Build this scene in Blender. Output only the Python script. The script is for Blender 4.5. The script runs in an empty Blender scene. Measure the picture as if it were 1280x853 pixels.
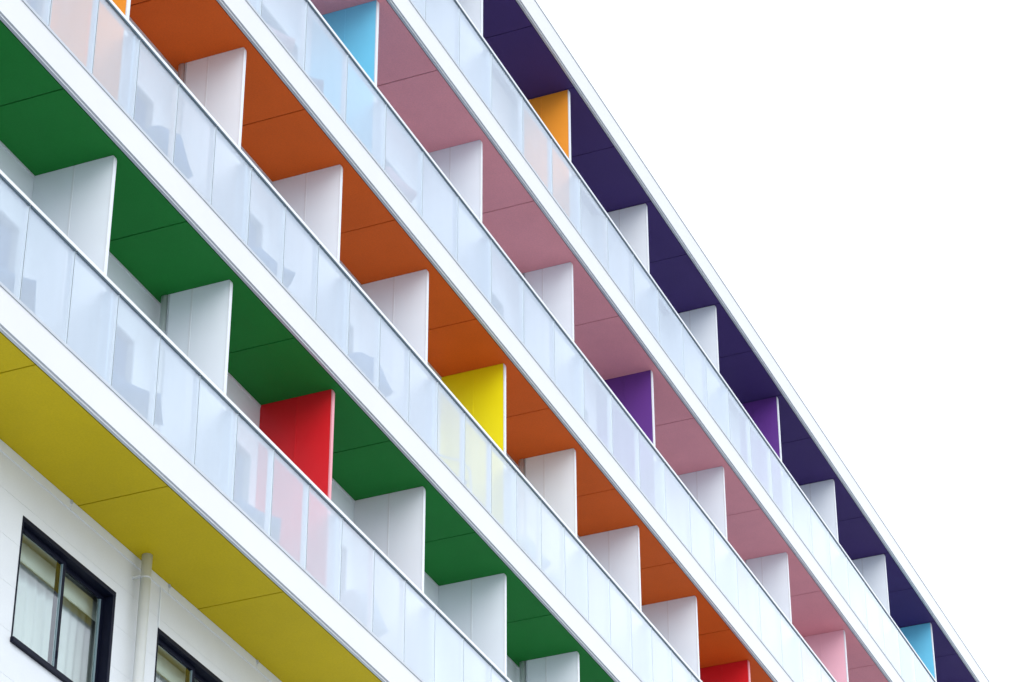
import bpy, bmesh, math, random
from mathutils import Vector, Matrix
random.seed(7)
R = math.radians
scene = bpy.context.scene
col = scene.collection

# ------------------------------------------------------------------ measures
B = 2.36694            # bay of the two lower balcony storeys
BU = B * 1.3303        # bay of the two upper balcony storeys
H = 3.0                # storey height
GZ = -14.5             # ground level
WY = 1.02              # face of the wall
SZ = 0.040             # soffit above the lower edge of a slab front
X0, X1 = -24.0, 36.0   # ends of the building

# ------------------------------------------------------------------ materials
def new_mat(name):
    m = bpy.data.materials.new(name); m.use_nodes = True
    nt = m.node_tree; nt.nodes.clear()
    out = nt.nodes.new('ShaderNodeOutputMaterial')
    return m, nt, out

def painted(name, rgb, rough=.5, var=.05, scale=3.0, speck=.0, bump=.0, spec=.5, metallic=0.0):
    m, nt, out = new_mat(name)
    b = nt.nodes.new('ShaderNodeBsdfPrincipled')
    b.inputs['Roughness'].default_value = rough
    b.inputs['Specular IOR Level'].default_value = spec
    b.inputs['Metallic'].default_value = metallic
    tc = nt.nodes.new('ShaderNodeTexCoord')
    n = nt.nodes.new('ShaderNodeTexNoise'); n.inputs['Scale'].default_value = scale
    n.inputs['Detail'].default_value = 6; n.inputs['Roughness'].default_value = .6
    nt.links.new(tc.outputs['Object'], n.inputs['Vector'])
    mr = nt.nodes.new('ShaderNodeMapRange')
    mr.inputs['From Min'].default_value = .3; mr.inputs['From Max'].default_value = .7
    mr.inputs['To Min'].default_value = 1 - var; mr.inputs['To Max'].default_value = 1 + var
    nt.links.new(n.outputs['Fac'], mr.inputs['Value'])
    fac = mr.outputs['Result']
    if speck:
        n2 = nt.nodes.new('ShaderNodeTexNoise'); n2.inputs['Scale'].default_value = 55
        n2.inputs['Detail'].default_value = 3
        nt.links.new(tc.outputs['Object'], n2.inputs['Vector'])
        m2 = nt.nodes.new('ShaderNodeMapRange')
        m2.inputs['From Min'].default_value = .3; m2.inputs['From Max'].default_value = .7
        m2.inputs['To Min'].default_value = 1 - speck; m2.inputs['To Max'].default_value = 1 + speck
        nt.links.new(n2.outputs['Fac'], m2.inputs['Value'])
        mu = nt.nodes.new('ShaderNodeMath'); mu.operation = 'MULTIPLY'
        nt.links.new(fac, mu.inputs[0]); nt.links.new(m2.outputs['Result'], mu.inputs[1])
        fac = mu.outputs[0]
    vm = nt.nodes.new('ShaderNodeVectorMath'); vm.operation = 'SCALE'
    vm.inputs[0].default_value = rgb
    nt.links.new(fac, vm.inputs['Scale'])
    nt.links.new(vm.outputs['Vector'], b.inputs['Base Color'])
    if bump:
        n3 = nt.nodes.new('ShaderNodeTexNoise'); n3.inputs['Scale'].default_value = 120
        nt.links.new(tc.outputs['Object'], n3.inputs['Vector'])
        bp = nt.nodes.new('ShaderNodeBump'); bp.inputs['Strength'].default_value = bump
        bp.inputs['Distance'].default_value = .004
        nt.links.new(n3.outputs['Fac'], bp.inputs['Height'])
        nt.links.new(bp.outputs['Normal'], b.inputs['Normal'])
    nt.links.new(b.outputs[0], out.inputs['Surface'])
    return m

def glass_mat(name, tint, base, power):
    """clear pane: a mirror share that grows towards grazing view, the rest passes through"""
    m, nt, out = new_mat(name)
    t = nt.nodes.new('ShaderNodeBsdfTransparent'); t.inputs['Color'].default_value = (*tint, 1)
    g = nt.nodes.new('ShaderNodeBsdfGlossy'); g.inputs['Roughness'].default_value = .02
    g.inputs['Color'].default_value = (.97, .98, 1, 1)
    lw = nt.nodes.new('ShaderNodeLayerWeight'); lw.inputs['Blend'].default_value = .5
    pw = nt.nodes.new('ShaderNodeMath'); pw.operation = 'POWER'; pw.inputs[1].default_value = power
    nt.links.new(lw.outputs['Facing'], pw.inputs[0])
    ma = nt.nodes.new('ShaderNodeMath'); ma.operation = 'MULTIPLY_ADD'; ma.use_clamp = True
    ma.inputs[1].default_value = 1 - base; ma.inputs[2].default_value = base
    nt.links.new(pw.outputs[0], ma.inputs[0])
    mx = nt.nodes.new('ShaderNodeMixShader')
    nt.links.new(ma.outputs[0], mx.inputs[0])
    nt.links.new(t.outputs[0], mx.inputs[1]); nt.links.new(g.outputs[0], mx.inputs[2])
    nt.links.new(mx.outputs[0], out.inputs['Surface'])
    return m

def film_mat(name, rgb, amount):
    """milky interlayer: scatters a share of the light, lets the rest through"""
    m, nt, out = new_mat(name)
    t = nt.nodes.new('ShaderNodeBsdfTransparent'); t.inputs['Color'].default_value = (.95, .98, 1.0, 1)
    d = nt.nodes.new('ShaderNodeBsdfDiffuse'); d.inputs['Color'].default_value = (*rgb, 1)
    tr = nt.nodes.new('ShaderNodeBsdfTranslucent'); tr.inputs['Color'].default_value = (*rgb, 1)
    a = nt.nodes.new('ShaderNodeMixShader'); a.inputs[0].default_value = .22
    nt.links.new(d.outputs[0], a.inputs[1]); nt.links.new(tr.outputs[0], a.inputs[2])
    tc = nt.nodes.new('ShaderNodeTexCoord')
    mp = nt.nodes.new('ShaderNodeMapping'); mp.inputs['Scale'].default_value = (1.0, 1.0, .25)
    nz = nt.nodes.new('ShaderNodeTexNoise'); nz.inputs['Scale'].default_value = 2
    nz.inputs['Detail'].default_value = 4
    oi = nt.nodes.new('ShaderNodeObjectInfo')
    ad = nt.nodes.new('ShaderNodeVectorMath'); ad.operation = 'ADD'
    nt.links.new(tc.outputs['Object'], mp.inputs['Vector'])
    nt.links.new(mp.outputs[0], ad.inputs[0]); nt.links.new(oi.outputs['Location'], ad.inputs[1])
    nt.links.new(ad.outputs[0], nz.inputs['Vector'])
    mr = nt.nodes.new('ShaderNodeMapRange')
    mr.inputs['From Min'].default_value = .3; mr.inputs['From Max'].default_value = .7
    mr.inputs['To Min'].default_value = amount - .025; mr.inputs['To Max'].default_value = amount + .025
    nt.links.new(nz.outputs['Fac'], mr.inputs['Value'])
    mx = nt.nodes.new('ShaderNodeMixShader')
    nt.links.new(mr.outputs['Result'], mx.inputs[0])
    nt.links.new(t.outputs[0], mx.inputs[1]); nt.links.new(a.outputs[0], mx.inputs[2])
    nt.links.new(mx.outputs[0], out.inputs['Surface'])
    return m

def clear_mat(name, tint):
    m, nt, out = new_mat(name)
    t = nt.nodes.new('ShaderNodeBsdfTransparent'); t.inputs['Color'].default_value = (*tint, 1)
    nt.links.new(t.outputs[0], out.inputs['Surface'])
    return m

M = {}
M['white'] = painted('white_panel', (.79, .84, .885), .45, .02, 1.2)
M['fascia'] = painted('white_fascia', (.74, .745, .755), .4, .02, .8)
M['alu'] = painted('grey_aluminium', (.52, .56, .60), .35, .04, 6)
M['trimlight'] = painted('pale_aluminium', (.74, .77, .80), .3, .03, 6)
M['rail'] = painted('white_rail', (.82, .84, .86), .3, .02, 4)
M['infill'] = painted('pale_infill', (.70, .77, .84), .35, .02, 3)
M['seal'] = painted('grey_seal', (.20, .24, .28), .5, .05, 8)
M['rail_shade'] = painted('dark_rail_shade', (.045, .085, .115), .5, .05, 8)  # dark strips stand in for the handrail's shaded underside groove
M['gap'] = painted('dark_gap', (.012, .013, .015), .9, .0, 8)
M['yellow_s'] = painted('yellow_soffit', (.60, .46, .008), .6, .05, 1.1, .05, .15, .12)
M['green_s'] = painted('green_soffit', (.015, .222, .036), .6, .05, 1.1, .05, .15, .12)
M['orange_s'] = painted('orange_soffit', (.80, .134, .016), .6, .05, 1.1, .05, .15, .12)
M['pink_s'] = painted('pink_soffit', (.85, .355, .400), .6, .05, 1.1, .06, .15, .12)
M['indigo_s'] = painted('indigo_soffit', (.062, .036, .160), .6, .05, 1.1, .05, .15, .12)
M['red'] = painted('red_panel', (.70, .010, .018), .38, .03, 1.5)
M['yellow'] = painted('yellow_panel', (.90, .78, .004), .38, .03, 1.5)
M['purple'] = painted('purple_panel', (.13, .037, .26), .38, .03, 1.5)
M['blue'] = painted('blue_panel', (.17, .62, .86), .38, .03, 1.5)
M['orange'] = painted('orange_panel', (.95, .34, .03), .38, .03, 1.5)
M['pink'] = painted('pink_panel', (.90, .50, .58), .38, .03, 1.5)
M['red_edge'] = painted('pale_red_edge', (.80, .32, .36), .3, .03, 3)
M['wall'] = painted('white_siding', (.73, .765, .785), .5, .03, 1.5, .015)
M['navy'] = painted('dark_window_metal', (.006, .008, .020), .5, .05, 6, spec=.10)
M['glint_strip'] = painted('pale_edge_glint', (.20, .28, .32), .25, .03, 6)  # pale strip painted for the reflection along the glass edge
M['pipe'] = painted('grey_pipe', (.68, .72, .73), .3, .03, 4)
M['room'] = painted('cream_room', (.80, .81, .76), .7, .03, 2)
M['pelmet'] = painted('cream_pelmet', (.84, .85, .78), .6, .02, 2)
M['curtain'] = painted('sheer_curtain', (.87, .88, .87), .8, .03, 4)
M['shell'] = painted('blue_grey_plastic', (.05, .17, .38), .4, .03, 4)
M['shell_pale'] = painted('pale_plastic', (.50, .60, .70), .4, .03, 4)
M['shell_pink'] = painted('pink_plastic', (.75, .45, .48), .4, .03, 4)
M['steel'] = painted('chair_steel', (.62, .66, .70), .3, .03, 6, metallic=.7)
M['fabric'] = painted('chair_fabric', (.45, .52, .62), .8, .04, 20)
M['darkglass'] = painted('dark_window_glass', (.004, .055, .20), .08, .03, 2)
M['winframe'] = painted('pale_window_frame', (.40, .44, .50), .35, .02, 5)
M['floor'] = painted('balcony_floor', (.40, .41, .42), .7, .06, 3, .05)
M['ground'] = painted('light_paving', (.37, .37, .365), .8, .12, .35, .06)
M['road'] = painted('asphalt', (.055, .055, .058), .85, .12, .8, .08)
M['kerb'] = painted('kerb_stone', (.36, .35, .34), .75, .08, 3, .05)
M['pane_front'] = glass_mat('balustrade_glass', (.97, .98, 1.0), .06, 3.6)
M['pane_film'] = film_mat('milky_film', (.85, .95, 1.0), .51)
M['pane_edge'] = painted('glass_edge', (.72, .80, .83), .2, .02, 4)
M['window_glass'] = glass_mat('window_glass', (.94, .98, .97), .07, 3.3)
M['window_back'] = clear_mat('window_glass_back', (.9, .95, .94))

# ------------------------------------------------------------------ mesh helpers
class MB:
    """collects boxes, prisms and tubes into one mesh"""
    def __init__(s): s.bm = bmesh.new()
    def box(s, x0, x1, y0, y1, z0, z1, mi=0, bevel=0):
        vs = [s.bm.verts.new((x, y, z)) for x in (x0, x1) for y in (y0, y1) for z in (z0, z1)]
        q = [(0, 1, 3, 2), (4, 6, 7, 5), (0, 4, 5, 1), (2, 3, 7, 6), (0, 2, 6, 4), (1, 5, 7, 3)]
        fs = []
        for f in q:
            fc = s.bm.faces.new([vs[i] for i in f]); fc.material_index = mi; fs.append(fc)
        if bevel:
            es = list({e for f in fs for e in f.edges})
            r = bmesh.ops.bevel(s.bm, geom=es, offset=bevel, segments=2, affect='EDGES', profile=.6)
            for f in r['faces']: f.material_index = mi
        return fs
    def prism_x(s, poly, x0, x1, mi=0):
        """poly: (y, z) outline swept along X"""
        a = [s.bm.verts.new((x0, y, z)) for y, z in poly]
        b = [s.bm.verts.new((x1, y, z)) for y, z in poly]
        n = len(poly)
        for i in range(n):
            f = s.bm.faces.new((a[i], a[(i + 1) % n], b[(i + 1) % n], b[i])); f.material_index = mi
        s.bm.faces.new(a[::-1]).material_index = mi; s.bm.faces.new(b).material_index = mi
    def tube(s, pts, r, seg=10, mi=0):
        pts = [Vector(p) for p in pts]; rings = []
        for i, p in enumerate(pts):
            t = (pts[min(i + 1, len(pts) - 1)] - pts[max(i - 1, 0)]).normalized()
            up = Vector((0, 0, 1)) if abs(t.z) < .9 else Vector((1, 0, 0))
            u = t.cross(up).normalized(); v = t.cross(u)
            rings.append([s.bm.verts.new(p + r * (math.cos(2 * math.pi * k / seg) * u + math.sin(2 * math.pi * k / seg) * v)) for k in range(seg)])
        for a, b in zip(rings, rings[1:]):
            for k in range(seg):
                f = s.bm.faces.new((a[k], a[(k + 1) % seg], b[(k + 1) % seg], b[k])); f.smooth = True; f.material_index = mi
        s.bm.faces.new(rings[0]).material_index = mi; s.bm.faces.new(rings[-1][::-1]).material_index = mi
    def sheet(s, grid, th, mi=0):
        """grid[i][j] points; a curved sheet with thickness"""
        n, m = len(grid), len(grid[0])
        g = [[Vector(p) for p in r] for r in grid]
        def nrm(i, j):
            a = g[min(i + 1, n - 1)][j] - g[max(i - 1, 0)][j]
            b = g[i][min(j + 1, m - 1)] - g[i][max(j - 1, 0)]
            return a.cross(b).normalized()
        A = [[s.bm.verts.new(g[i][j] + nrm(i, j) * th / 2) for j in range(m)] for i in range(n)]
        C = [[s.bm.verts.new(g[i][j] - nrm(i, j) * th / 2) for j in range(m)] for i in range(n)]
        def q(*v):
            f = s.bm.faces.new(v); f.smooth = True; f.material_index = mi
        for i in range(n - 1):
            for j in range(m - 1):
                q(A[i][j], A[i + 1][j], A[i + 1][j + 1], A[i][j + 1])
                q(C[i][j], C[i][j + 1], C[i + 1][j + 1], C[i + 1][j])
        for i in range(n - 1):
            q(A[i][0], C[i][0], C[i + 1][0], A[i + 1][0]); q(A[i][-1], A[i + 1][-1], C[i + 1][-1], C[i][-1])
        for j in range(m - 1):
            q(A[0][j], A[0][j + 1], C[0][j + 1], C[0][j]); q(A[-1][j], C[-1][j], C[-1][j + 1], A[-1][j + 1])
    def mesh(s, name, mats):
        bmesh.ops.recalc_face_normals(s.bm, faces=s.bm.faces)
        me = bpy.data.meshes.new(name); s.bm.to_mesh(me); s.bm.free()
        for m in mats: me.materials.append(m)
        return me

WORLD = {}
def put(name, me, loc=(0, 0, 0), parent=None, label=None):
    o = bpy.data.objects.new(name, me); col.objects.link(o)
    return place(o, loc, parent, label)
def place(o, loc, parent=None, label=None):
    loc = Vector(loc); WORLD[o.name] = loc.copy()
    if parent is not None:
        o.parent = parent; o.location = loc - WORLD[parent.name]
    else: o.location = loc
    if label: o['label'] = label
    return o
def dup(o, loc, parent, label=None):
    c = o.copy(); col.objects.link(c)
    for k in ('label',):
        if k in c.keys(): del c[k]
    return place(c, loc, parent, label)

# ------------------------------------------------------------------ ground
mb = MB(); mb.box(-900, 900, -900, 900, -.3, 0)
g = put('ground', mb.mesh('ground', [M['ground']]), (0, 0, GZ)); g['kind'] = 'structure'
mb = MB(); mb.box(-900, 900, -30, -20, .001, .004)
g = put('road', mb.mesh('road', [M['road']]), (0, 0, GZ)); g['kind'] = 'structure'
mb = MB(); mb.box(-900, 900, -20, -19.8, .0, .12)
g = put('kerb', mb.mesh('kerb', [M['kerb']]), (0, 0, GZ)); g['kind'] = 'structure'

# ------------------------------------------------------------------ the building
bld = bpy.data.objects.new('apartment_building', None); col.objects.link(bld)
place(bld, (0, WY, GZ))
bld['label'] = 'white apartment building with long glazed balconies and brightly coloured ceilings and partitions'
bld['category'] = 'building'

# --- lower wall with two window openings, boards with fine joints
OPEN = [(-11.50, -9.81, -1.78, -.50), (-8.99, -7.30, -1.78, -.50)]
def clipped_rows(zs, opens, xa, xb):
    """intervals of a wall row by row, openings left out"""
    for z0, z1 in zs:
        cuts = sorted({z0, z1, *[o[2] for o in opens if z0 < o[2] < z1], *[o[3] for o in opens if z0 < o[3] < z1]})
        for a, b in zip(cuts, cuts[1:]):
            x = xa; zc = (a + b) / 2
            for o in sorted(opens):
                if o[2] < zc < o[3]:
                    yield x, o[0], a, b, b == z1
                    x = o[1]
            yield x, xb, a, b, b == z1
mb = MB()
zs = []; z = .035
while z > GZ:
    zs.append((max(GZ, z - .43), z)); z -= .43
for xa, xb, za, zb, top in clipped_rows(zs, OPEN, X0, X1):
    step = 1.893
    xs = [xa]; k = math.floor((xa + 8.99) / (step * 2)) + 1
    while -8.99 + k * step * 2 < xb:
        if -8.99 + k * step * 2 > xa + .02: xs.append(-8.99 + k * step * 2)
        k += 1
    xs.append(xb)
    for p, q in zip(xs, xs[1:]):
        mb.box(p + .0012, q - .0012, WY, WY + .016, za, zb - (.002 if top else 0))
for xa, xb, za, zb, top in clipped_rows([(GZ, .035)], OPEN, X0, X1):
    mb.box(xa, xb, WY + .018, WY + .2, za, zb, 1)
# ends, back
mb.box(X0, X0 + .2, WY + .201, 10, GZ, 12.0); mb.box(X1 - .2, X1, WY + .201, 10, GZ, 12.0)
mb.box(X0 + .201, X1 - .201, 9.8, 10, GZ, 12.0)
me = mb.mesh('wall', [M['wall'], M['wall']])
wall = put('wall', me, (0, 0, 0), bld)
# strip under the yellow soffit, a bead beside the window, corner board
mb = MB()
x = X0 + .3
k = 0
xs = [-10.74 + i * 1.893 for i in range(-6, 24)]
for a, b in zip(xs, xs[1:]):
    if a > X0 and b < X1: mb.box(a + .004, b - .004, WY - .010, WY - .0005, -.062, SZ - .003)
for a in xs: 
    if X0 < a < X1: mb.box(a - .012, a + .012, WY - .022, WY - .0105, .0, SZ - .004, 1)
mb.box(-8.998, -8.982, WY - .012, WY - .0005, -.499, -.0625)
put('trim', mb.mesh('wall_trim', [M['white'], M['alu']]), (0, 0, 0), wall)

# --- slabs
SOF = ['yellow_s', 'green_s', 'orange_s', 'pink_s', 'indigo_s']
SLAB_LABEL = ['lowest slab, with the yellow soffit', 'slab with the green soffit', 'slab with the orange soffit',
              'slab with the pink soffit', 'roof slab with the indigo soffit']
slabs = []
for n in range(5):
    mb = MB(); zt = .40 if n < 4 else .425
    mb.prism_x([(-.02, .056), (-.02, zt), (.20, zt), (.20, .12), (.045, .12), (.045, .056)], X0, X1)
    for f in mb.bm.faces:
        if abs(f.calc_center_median().z - .056) < .001: f.material_index = 2  # underside of the white front painted grey to deepen its shade
    mb.box(X0, X1, .201, 1.25 if n < 4 else 10, .12, zt - .002, 1)
    s = put('floor_slab' if n < 4 else 'roof', mb.mesh('slab', [M['fascia'], M['floor'], M['alu']]), (0, 0, n * H), bld, SLAB_LABEL[n])
    slabs.append(s)
    mb = MB()           # drip profile: grey underside and white front lip put shade and light into colour
    mb.prism_x([(.030, .036), (.0, .036), (.0, .0555), (.040, .0555), (.040, .046), (.030, .046)], X0, X1)
    for f in mb.bm.faces:
        if f.calc_center_median().y < .001: f.material_index = 1
    put('drip_edge', mb.mesh('drip_edge', [M['alu'], M['rail']]), (0, 0, n * H), s)
    mb = MB()           # grey channel along the top of the slab front
    if n < 4: mb.prism_x([(-.030, .401), (-.030, .432), (.004, .432), (.004, .401)], X0, X1)
    else: mb.prism_x([(-.030, .4265), (-.030, .442), (.30, .442), (.30, .4265)], X0, X1)
    put('glazing_channel' if n < 4 else 'coping', mb.mesh('channel', [M['alu']]), (0, 0, n * H), s)
    # soffit boards with open joints
    w = B if n < 3 else BU
    off = .515 * B if n < 3 else -.512 * BU
    cuts = []
    k = -30
    while k < 40:
        x = off + k * w
        if X0 < x < X1: cuts.append(x)
        if n == 4 and X0 < k * w - .055 < X1: cuts.append(k * w - .055)
        k += 1
    cuts = [X0] + sorted(cuts) + [X1]
    mb = MB()
    for a, b in zip(cuts, cuts[1:]):
        mb.box(a + .008, b - .008, .046, WY + .012, SZ, SZ + .012)
    put('soffit', mb.mesh('soffit', [M[SOF[n]]]), (0, 0, n * H), s, SOF[n].split('_')[0] + ' soffit boards')
    mb = MB(); mb.box(X0, X1, .0412, WY + .012, SZ + .014, SZ + .07)
    put('soffit_backing', mb.mesh('soffit_backing', [M['gap']]), (0, 0, n * H), s)

# --- back walls of the balconies, their windows
WIN = {}     # storey -> list of (xa, xb)
for n in range(4):
    low = n < 2
    w = B if low else BU
    lo, hi = ((-3, 10), (-3, 12), (-6, 8), (-6, 9))[n]
    pipes = (-4, 0) if low else (-3, 0)
    wins = []
    for k in range(lo, hi):
        j = k - 5 if low else k
        xr = (j + 1) * w; xl = j * w
        gapR = .35 if (low and (j + 1) in (-4, 0)) or (not low) else .19
        wins.append((xl + .62 * (1 if low else 1.2), xr - gapR))
    WIN[n] = wins
    opens = [(a, b, .46, 2.34) for a, b in wins]
    mb = MB()
    for xa, xb, za, zb, top in clipped_rows([(.402, H + SZ - .002)], opens, X0, X1):
        mb.box(xa, xb, WY, WY + .2, za, zb)
    bw = put('balcony_wall', mb.mesh('balcony_wall', [M['white']]), (0, 0, n * H), bld)
    # pale trim along the top of the wall
    mb = MB(); mb.box(X0, X1, WY - .008, WY - .001, H + SZ - .03, H + SZ - .003)
    put('trim', mb.mesh('balcony_wall_trim', [M['trimlight']]), (0, 0, n * H), bw)
    cache = {}
    for a, b in wins:
        L = round(b - a, 4)
        if L not in cache:
            mb = MB(); t = .022
            z0, z1 = .46, 2.34
            mb.box(0, L, WY + .005, WY + .10, z1 - t, z1 - .001); mb.box(0, L, WY + .005, WY + .10, z0 + .001, z0 + t)
            mb.box(.001, t, WY + .005, WY + .10, z0 + t, z1 - t); mb.box(L - t, L - .001, WY + .005, WY + .10, z0 + t, z1 - t)
            mb.box(L * .45 - .02, L * .45 + .02, WY + .03, WY + .09, z0 + t, z1 - t)
            f = mb.mesh('balcony_window_frame', [M['winframe']])
            mb = MB(); mb.box(t, L - t, WY + .075, WY + .083, z0 + t, z1 - t)
            p = mb.mesh('balcony_window_pane', [M['darkglass']])
            cache[L] = (f, p)
        f, p = cache[L]
        o = put('balcony_window', f, (a, 0, n * H), bld)
        put('pane', p, (a, 0, n * H), o)

# --- partitions between balconies
def divider_mesh(y1):
    mb = MB()
    z0, z1 = .402, H + SZ - .003
    for ya, yb in ((.148, .572), (.576, y1)):
        mb.box(-.052, -.003, ya, yb, z0, z1)
    return mb
def edge_mesh():
    """front edge profile with a rounded top corner"""
    mb = MB(); r = .03; z0, z1 = .402, H + SZ - .003
    poly = [(.147, z0), (.131, z0)] + [(.131 + r - r * math.cos(t), z1 - r + r * math.sin(t)) for t in [i * math.pi / 2 / 5 for i in range(6)]][:-1]
    # keep the corner inside the 16 mm strip: arc then level
    poly = [(.147, z0), (.131, z0), (.131, z1 - .035), (.133, z1 - .018), (.138, z1 - .007), (.147, z1 - .001)]
    mb.prism_x(poly, -.055, 0)
    bmesh.ops.bevel(mb.bm, geom=[e for e in mb.bm.edges if abs(e.verts[0].co.x - e.verts[1].co.x) < 1e-6 and e.verts[0].co.y < .14 and e.verts[1].co.y < .14], offset=.004, segments=2, affect='EDGES')
    return mb
def joint_mesh():
    mb = MB(); mb.box(-.0555, .0004, .564, .584, .404, H + SZ - .006)
    return mb
DIV_FULL = divider_mesh(WY - .002).mesh('divider', [M['white']])
DIV_SHORT = divider_mesh(.835).mesh('divider_short', [M['white']])
EDGE = edge_mesh().mesh('divider_edge', [M['trimlight']])
JOINT = joint_mesh().mesh('divider_joint', [M['trimlight']])
mbi = MB(); mbi.box(-.040, -.012, .034, .1305, .403, 1.470)
INFILL = mbi.mesh('divider_infill', [M['infill']])
mbx = MB(); mbx.box(-.058, .001, .836, .852, .404, H + SZ - .006)
ENDCAP = mbx.mesh('divider_end', [M['alu']])
def colored(me, key):
    m = me.copy(); m.materials.clear(); m.materials.append(M[key]); return m
MESHES = {}
def divider(n, x, key, short):
    base = DIV_SHORT if short else DIV_FULL
    kk = (short, key)
    if kk not in MESHES:
        MESHES[kk] = (base if key == 'white' else colored(base, key), JOINT if key == 'white' else colored(JOINT, key))
    me, jm = MESHES[kk]
    o = put('divider', me, (x, 0, n * H), bld, None if key == 'white' else key + ' balcony divider')
    if key == 'red':
        if 'red_e' not in MESHES: MESHES['red_e'] = colored(EDGE, 'red_edge')
        put('edge_trim', MESHES['red_e'], (x, 0, n * H), o)
    else: put('edge_trim', EDGE, (x, 0, n * H), o)
    put('joint_strip', jm, (x, 0, n * H), o)
    put('infill_strip', INFILL, (x, 0, n * H), o)
    if short: put('end_trim', ENDCAP, (x, 0, n * H), o)
DIV = {0: {2: 'red'}, 1: {0: 'orange', 4: 'yellow', 8: 'red'}, 2: {-2: 'blue', 1: 'purple', 4: 'pink'}, 3: {0: 'orange', 3: 'purple', 6: 'blue'}}
RNG = {0: range(-2, 11), 1: range(-2, 13), 2: range(-5, 9), 3: range(-5, 10)}
for n in range(4):
    for k in RNG[n]:
        x = (k - 5) * B if n < 2 else k * BU + .012
        short = (k in (1, 5)) if n < 2 else k in (-3, 0, 3)
        divider(n, x, DIV[n].get(k, 'white'), short)

# --- rain pipes running up the wall and through the balconies
def pipe(x, y=.905, r=.053):
    mb = MB(); mb.tube([(0, 0, GZ), (0, 0, SZ - .001)], r, 24)
    for n in range(4): mb.tube([(0, 0, n * H + .402), (0, 0, (n + 1) * H + SZ - .001)], r, 24)
    o = put('drainpipe', mb.mesh('drainpipe', [M['pipe']]), (x, y, 0), bld)
    mb = MB()
    mb.tube([(0, 0, -.010), (0, 0, .010)], r + .0015, 24)
    mb.box(-.066, -.04, .02, WY - y - .001, -.010, .010)
    br = mb.mesh('pipe_bracket', [M['pipe']])
    for zz in (-.21, -2.2, -4.2, 2.6, 5.6, 8.6, 11.6): put('pipe_bracket', br, (x, y, zz), o)
pipe(-9.475); pipe(-.005)

# --- balustrades
def pane_mesh(w, h0=.433, h1=1.472):
    """glass slab: outer face mirrors, inner face carries the milky film"""
    mb = MB(); g_ = .008
    fs = mb.box(g_, w - g_, .012, .024, h0, h1)
    for f in fs:
        c = f.calc_center_median()
        f.material_index = 0 if c.y < .013 else (1 if c.y > .0235 else 2)
    return mb.mesh('glass_pane', [M['pane_front'], M['pane_film'], M['pane_edge']])
def rail_shade_mesh(w):
    mb = MB(); mb.box(.018, w - .006, .004, .03, 1.4735, 1.485)
    mb.box(.018, w - .006, .0035, .0115, 1.462, 1.4734)
    return mb.mesh('under_rail_shade', [M['rail_shade']])
def post_mesh():
    mb = MB(); mb.box(-.011, .011, .026, .078, .402, 1.4805, bevel=.002)
    mb.box(-.006, .006, .014, .0255, .434, 1.47, 1)
    return mb.mesh('post', [M['rail'], M['seal']])
POST = post_mesh()
PW = {B / 3: (pane_mesh(B / 3), rail_shade_mesh(B / 3)), BU / 3: (pane_mesh(BU / 3), rail_shade_mesh(BU / 3))}
BR = [(-15.8, .1), (-15.0, 6.5), (-11.0, 13.8), (-7.0, 21.3)]
BL = ['glass balustrade of the green-ceilinged storey', 'glass balustrade of the orange-ceilinged storey',
      'glass balustrade of the pink-ceilinged storey', 'glass balustrade of the indigo-ceilinged top storey']
for n in range(4):
    w = (B if n < 2 else BU) / 3
    pm, gm = PW[w]
    off = .047 if n < 2 else .040
    k0 = math.ceil((BR[n][0] - off) / w); k1 = math.floor((BR[n][1] - off) / w)
    xa, xb = off + k0 * w, off + k1 * w
    mb = MB(); mb.box(X0, X1, .0, .092, 1.4855, 1.524, bevel=.004)
    bal = put('balustrade', mb.mesh('handrail', [M['rail']]), (0, 0, n * H), bld, BL[n])
    for k in range(k0, k1 + 1):
        x = off + k * w
        put('post', POST, (x, 0, n * H), bal)
        if k < k1:
            put('glass_pane', pm, (x, 0, n * H), bal)
            put('under_rail_shade', gm, (x, 0, n * H), bal)
    # the run goes on past the panes in view: the rest of it as one glass part and one post part
    mg, mp = MB(), MB()
    k = math.ceil((X0 + 1 - off) / w)
    while off + (k + 1) * w < X1 - 1:
        if not k0 <= k < k1:
            x = off + k * w
            for f in mg.box(x + .008, x + w - .008, .012, .024, .433, 1.472):
                c = f.calc_center_median(); f.material_index = 0 if c.y < .013 else (1 if c.y > .0235 else 2)
            mg.box(x + .018, x + w - .006, .0035, .0115, 1.473, 1.485, 3)
            if not k0 <= k <= k1: mp.box(x - .011, x + .011, .026, .078, .402, 1.4805)
        k += 1
    o = put('glass_pane', mg.mesh('glass_run', [M['pane_front'], M['pane_film'], M['pane_edge'], M['rail_shade']]), (0, 0, n * H), bal); o['kind'] = 'stuff'
    o = put('post', mp.mesh('post_run', [M['rail']]), (0, 0, n * H), bal); o['kind'] = 'stuff'

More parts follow.
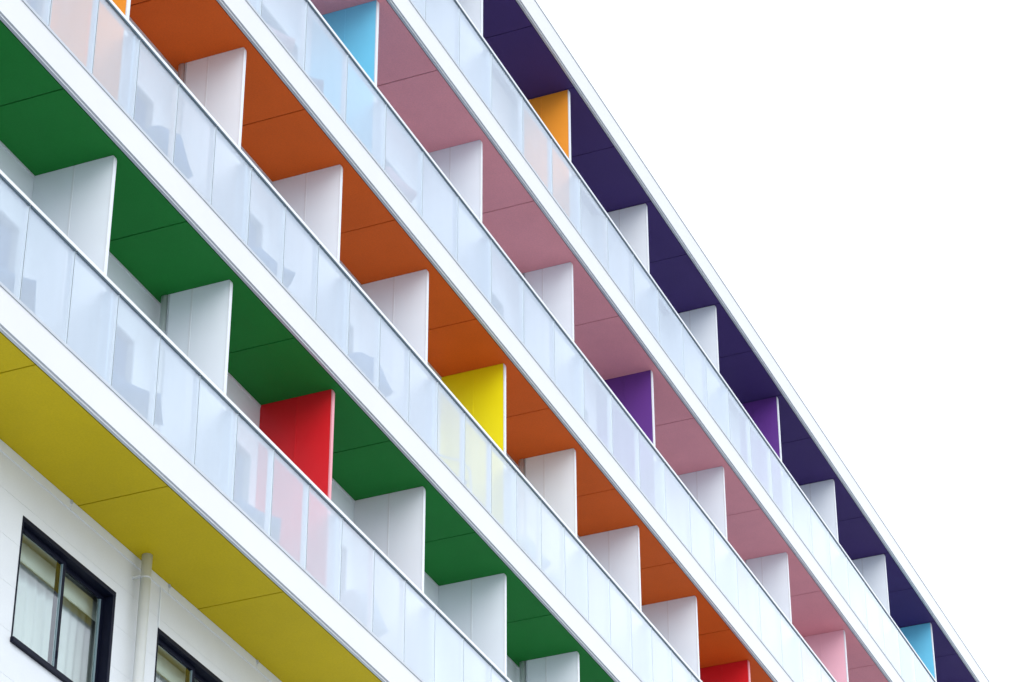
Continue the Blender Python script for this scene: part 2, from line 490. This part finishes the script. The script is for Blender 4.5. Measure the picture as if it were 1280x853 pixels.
# --- sliding windows of the lower wall, the rooms behind them
def window(x0, x1, z0, z1):
    t = .05; ya, yb = WY - .006, WY + .13
    mb = MB()
    mb.box(x0, x1, ya, yb, z1 - t, z1 - .001, bevel=.003); mb.box(x0 - .01, x1 + .01, ya - .03, yb, z0 + .001, z0 + t, bevel=.003)
    mb.box(x0 + .001, x0 + .02, ya, yb, z0 + t, z1 - t, bevel=.002); mb.box(x1 - t, x1 - .001, ya, yb, z0 + t, z1 - t, bevel=.003)
    o = put('window', mb.mesh('window_frame', [M['navy']]), (0, 0, 0), bld)
    xm = x0 + .84; zt, zb = z1 - t - .002, z0 + t + .002
    for a, b, y in ((x0 + .021, xm + .03, WY + .055), (xm - .03, x1 - t - .002, WY + .095)):
        st = .042; d = .03
        mb = MB()
        mb.box(a, b, y, y + d, zt - st, zt); mb.box(a, b, y, y + d, zb, zb + st)
        mb.box(a, a + (st if a > x0 + .1 else .022), y, y + d, zb + st, zt - st); mb.box(b - st, b, y, y + d, zb + st, zt - st)
        s = put('sash', mb.mesh('sash', [M['navy']]), (0, 0, 0), o)
        # sub-part level ends at building > window > sash; glazing goes beside it
        aa = a + (st if a > x0 + .1 else .022)
        mb = MB(); mb.box(b - st - .011, b - st - .001, y + .004, y + d - .002, zb + st, zt - st)
        put('edge_glint', mb.mesh('edge_glint', [M['glint_strip']]), (0, 0, 0), o)
        mb = MB(); fs = mb.box(aa, b - st - .012, y + .012, y + .018, zb + st, zt - st - .006)
        for f in fs: f.material_index = 0 if f.calc_center_median().y < y + .013 else 1
        put('pane', mb.mesh('window_pane', [M['window_glass'], M['window_back']]), (0, 0, 0), o)
        if a < x0 + .1:
            mb = MB(); mb.box(b - st + .006, b - st + .022, y - .010, y - .001, z0 + .22, z0 + .30, bevel=.003)
            put('handle', mb.mesh('sash_handle', [M['navy']]), (0, 0, 0), o)
    mb = MB()
    mb.box(x0 - .03, x1 + .60, WY + .24, WY + .26, z1 - .22, z1 - .03, bevel=.004)
    mb.box(x0 - .03, x1 + .60, WY + .261, WY + .46, z1 - .06, z1 - .035)
    put('pelmet', mb.mesh('pelmet', [M['pelmet']]), (0, 0, 0), o)
    # room shell
    mb = MB(); xa, xb, y0, y1, za, zc = x0 - .04, x1 + .70, WY + .201, WY + 2.2, z0 - .9, z1 + .05
    mb.box(xa, xb, y1, y1 + .05, za, zc); mb.box(xa - .05, xa, y0, y1, za, zc); mb.box(xb, xb + .05, y0, y1, za, zc)
    mb.box(xa, xb, y0, y1, zc, zc + .05); mb.box(xa, xb, y0, y1, za - .05, za)
    put('room_lining', mb.mesh('room_lining', [M['room']]), (0, 0, 0), o)
    return o
windows = [window(*o) for o in OPEN]

# ------------------------------------------------------------------ curtains (hang behind the windows)
def curtain(x0, x1, z0, z1, label):
    mb = MB(); nx = 120
    grid = []
    for i in range(nx + 1):
        u = i / nx; x = x0 + (x1 - x0) * u
        rowp = []
        for j in range(9):
            v = j / 8; z = z1 + (z0 - z1) * v
            a = .010 + .007 * math.sin(u * 17 + 1)
            y = a * math.sin(u * 2 * math.pi * 15 + .6 * math.sin(u * 9) + .25 * v) + .008 * math.sin(u * 7 + v * 3)
            rowp.append((x - x0, y, z - z1))
        grid.append(rowp)
    mb.sheet(grid, .003)
    o = put('curtain', mb.mesh('curtain', [M['curtain']]), (x0, WY + .38, z1))
    o['label'] = label; o['category'] = 'curtain'; o['group'] = 'pale curtains behind the ground wall windows'
curtain(-11.50, -9.25, -2.5, -.57, 'pale pleated curtain inside the dark framed window left of the drainpipe')
curtain(-8.99, -6.74, -2.5, -.57, 'pale pleated curtain inside the dark framed window right of the drainpipe')

# ------------------------------------------------------------------ chairs on the balconies
def shell_mesh():
    prof = [(-.27, .80), (-.262, .74), (-.245, .66), (-.225, .58), (-.195, .51), (-.14, .455), (-.06, .43), (.04, .43), (.13, .442), (.20, .448), (.245, .43)]
    grid = []
    for i, (x, z) in enumerate(prof):
        t = i / (len(prof) - 1)
        hw = .235 if t > .3 else .235 - .09 * ((.3 - t) / .3) ** 2
        back = max(0, 1 - t / .55)
        rowp = []
        for j in range(17):
            v = -1 + 2 * j / 16; av = abs(v)
            dx = .10 * av ** 3 * back
            side = .50 + .30 * max(0.0, (.25 - x - dx) / .52) ** 1.7       # arm line sweeping down to the front
            zz = z + max(0.0, side - z) * av ** 4 - .035 * av ** 4 * (t < .05)
            rowp.append((x + dx, v * (hw + .03 * av ** 4 * (1 - back)), zz))
        grid.append(rowp)
    mb = MB(); mb.sheet(grid, .010)
    return mb
SHELL = {k: None for k in ('shell', 'shell_pale', 'shell_pink')}
sm = shell_mesh().mesh('seat_shell', [M['shell']]); SHELL['shell'] = sm
SHELL['shell_pale'] = colored(sm, 'shell_pale'); SHELL['shell_pink'] = colored(sm, 'shell_pink')
LEGS = []
for sx in (-1, 1):
    for sy in (-1, 1):
        mb = MB(); mb.tube([(.10 * sx - .02, .12 * sy, .425), (.16 * sx - .02, .17 * sy, .22), (.20 * sx - .02, .21 * sy, .0)], .012, 10)
        LEGS.append(mb.mesh('leg', [M['steel']]))
def thing(name, loc, rz, label, cat, group, sc=1):
    o = bpy.data.objects.new(name, None); col.objects.link(o); place(o, loc)
    o.rotation_euler.z = rz; o.scale = (sc, sc, sc)
    o['label'] = label; o['category'] = cat; o['group'] = group
    return o
def child(name, me, p):
    o = bpy.data.objects.new(name, me); col.objects.link(o); o.parent = p; return o
def shell_chair(x, y, n, rz, key, label, sc=1):
    o = thing('balcony_chair', (x, y, n * H + .402), R(rz), label, 'chair', 'chairs standing on the balconies', sc)
    child('seat_shell', SHELL[key], o)
    for l in LEGS: child('leg', l, o)
    return o
def fold_parts():
    out = []
    mb = MB(); mb.sheet([[(-.20 - .11 * t, v * .24, .46 + .44 * t) for v in (-1, -.5, 0, .5, 1)] for t in (0, .25, .5, .75, 1)], .012)
    out.append(('backrest', mb.mesh('backrest', [M['fabric']])))
    mb = MB(); mb.sheet([[(-.19 + .42 * t, v * .24, .44 + .03 * t - .02 * (1 - v * v)) for v in (-1, -.5, 0, .5, 1)] for t in (0, .33, .66, 1)], .012)
    out.append(('seat', mb.mesh('seat', [M['fabric']])))
    for s in (-1, 1):
        mb = MB(); arc = [(-.29, s * .27, .66)] + [(-.10 + .28 * t, s * .275, .67 + .03 * math.sin(math.pi * t)) for t in (0, .5, 1)] + [(.235, s * .275, .62), (.25, s * .275, .45), (.28, s * .275, .0)]
        mb.tube(arc, .012, 10); out.append(('armrest', mb.mesh('armrest', [M['steel']])))
        mb = MB(); mb.tube([(-.32, s * .255, .92), (-.20, s * .255, .46), (.22, s * .255, .47)], .012, 10)
        mb.tube([(.05, s * .255, .46), (-.28, s * .26, .0)], .012, 10)
        out.append(('side_frame', mb.mesh('side_frame', [M['steel']])))
    return out
FOLD = fold_parts()
def fold_chair(x, y, n, rz, label):
    o = thing('folding_chair', (x, y, n * H + .402), R(rz), label, 'chair', 'chairs standing on the balconies')
    for nm, me in FOLD: child(nm, me, o)
    return o
shell_chair(-12.82, .56, 0, -58, 'shell', 'blue grey moulded chair behind the glass at the far left of the green-ceilinged balconies', 1.15)
shell_chair(-10.66, .45, 0, -64, 'shell', 'blue grey moulded chair behind glass, second bay left of the red partition', 1.1)
shell_chair(-8.12, .46, 0, -60, 'shell', 'blue grey moulded chair behind glass just left of the red partition')
shell_chair(-5.72, .46, 0, 5, 'shell_pale', 'pale moulded chair behind glass just right of the red partition')
shell_chair(-10.52, .45, 1, 10, 'shell', 'moulded chair back behind glass, left-most bay under an orange ceiling', 1.0)
shell_chair(-8.22, .45, 1, -40, 'shell', 'moulded chair behind glass, three bays left of the yellow partition')
shell_chair(-5.78, .45, 1, 0, 'shell', 'moulded chair back behind glass, two bays left of the yellow partition')
fold_chair(-4.36, .56, 1, 15, 'pale folding chair with looped tube arms, behind glass just left of the yellow partition')
fold_chair(-3.40, .56, 1, -25, 'pale folding armchair low behind the yellow-tinted glass before the yellow partition')
shell_chair(-1.05, .46, 1, -20, 'shell_pale', 'pale moulded chair behind glass in the bay right of the yellow partition')
shell_chair(.15, .46, 1, -10, 'shell_pale', 'pale moulded chair behind glass two bays right of the yellow partition')
shell_chair(-8.40, .45, 2, -50, 'shell_pink', 'pinkish moulded chair before a dark window, well left of the blue partition below pink ceiling')
shell_chair(-7.52, .48, 2, -62, 'shell', 'blue grey moulded chair behind bluish glass, just left of the blue partition below pink ceiling')
shell_chair(-5.25, .44, 2, -30, 'shell_pink', 'pinkish moulded chair behind glass just right of the blue partition below pink ceiling')

# ------------------------------------------------------------------ sky, sun
w = bpy.data.worlds.new('World'); scene.world = w; w.use_nodes = True
nt = w.node_tree; nt.nodes.clear()
out = nt.nodes.new('ShaderNodeOutputWorld'); bg = nt.nodes.new('ShaderNodeBackground')
sky = nt.nodes.new('ShaderNodeTexSky'); sky.sky_type = 'NISHITA'; sky.sun_disc = False
SUN_EL, SUN_AZ = 36, 235          # azimuth from +Y towards +X
sky.sun_elevation = R(SUN_EL); sky.sun_rotation = R(SUN_AZ)
tc = nt.nodes.new('ShaderNodeTexCoord')
nz = nt.nodes.new('ShaderNodeTexNoise'); nz.inputs['Scale'].default_value = 2.6; nz.inputs['Detail'].default_value = 5
nt.links.new(tc.outputs['Generated'], nz.inputs['Vector'])
sp = nt.nodes.new('ShaderNodeSeparateXYZ'); nt.links.new(tc.outputs['Generated'], sp.inputs[0])
def mrange(src, a, b, c, d):
    n = nt.nodes.new('ShaderNodeMapRange'); n.interpolation_type = 'SMOOTHSTEP'
    for k, v in (('From Min', a), ('From Max', b), ('To Min', c), ('To Max', d)): n.inputs[k].default_value = v
    nt.links.new(src, n.inputs['Value']); return n.outputs['Result']
def math2(op, a, b):
    n = nt.nodes.new('ShaderNodeMath'); n.operation = op; n.use_clamp = True
    for i, v in enumerate((a, b)):
        if isinstance(v, (int, float)): n.inputs[i].default_value = v
        else: nt.links.new(v, n.inputs[i])
    return n.outputs[0]
# the cloud layer is closed low down and behind the building, and thins to blue high up on the street side
thin = math2('MULTIPLY', mrange(sp.outputs['Z'], .43, .58, 0, 1), mrange(sp.outputs['Y'], -.12, .10, 1, 0))
thin = math2('MULTIPLY', thin, mrange(nz.outputs['Fac'], .35, .62, .80, .40))
cover = math2('SUBTRACT', .97, thin)
mix = nt.nodes.new('ShaderNodeMix'); mix.data_type = 'RGBA'
nt.links.new(cover, mix.inputs['Factor'])
nt.links.new(sky.outputs['Color'], mix.inputs['A'])
mix.inputs['B'].default_value = (8.4, 9.0, 9.9, 1)      # thin bright overcast
nt.links.new(mix.outputs['Result'], bg.inputs['Color'])
bg.inputs['Strength'].default_value = .12
nt.links.new(bg.outputs[0], out.inputs['Surface'])
L = bpy.data.lights.new('sun', 'SUN'); L.energy = 1.2; L.angle = R(50); L.color = (1, .97, .94)
so = bpy.data.objects.new('sun', L); col.objects.link(so)
az, el = R(SUN_AZ), R(SUN_EL)
dirv = Vector((math.sin(az) * math.cos(el), math.cos(az) * math.cos(el), math.sin(el)))
so.rotation_euler = dirv.to_track_quat('Z', 'Y').to_euler(); so.location = dirv * 60

# ------------------------------------------------------------------ camera
f, pi_, ya, ro = 3552.873, .558748586, 1.16856967, -.00314253852
fw = Vector((math.sin(ya) * math.cos(pi_), math.cos(ya) * math.cos(pi_), math.sin(pi_)))
r = fw.cross(Vector((0, 0, 1))).normalized(); u = r.cross(fw)
r2 = math.cos(ro) * r + math.sin(ro) * u; u2 = -math.sin(ro) * r + math.cos(ro) * u
cam = bpy.data.cameras.new('camera'); co = bpy.data.objects.new('camera', cam); col.objects.link(co)
mw = Matrix((r2, u2, -fw)).transposed().to_4x4(); mw.translation = Vector((-30.7634847, -12.0308845, -12.9163241))
co.matrix_world = mw
cam.sensor_fit = 'HORIZONTAL'; cam.sensor_width = 36; cam.lens = 36 * f / 1280
cam.clip_start = .1; cam.clip_end = 3000
scene.camera = co
scene.view_settings.view_transform = 'Standard'; scene.view_settings.look = 'None'
scene.view_settings.gamma = 1; scene.view_settings.exposure = .64
scene.cycles.max_bounces = 10; scene.cycles.transparent_max_bounces = 16
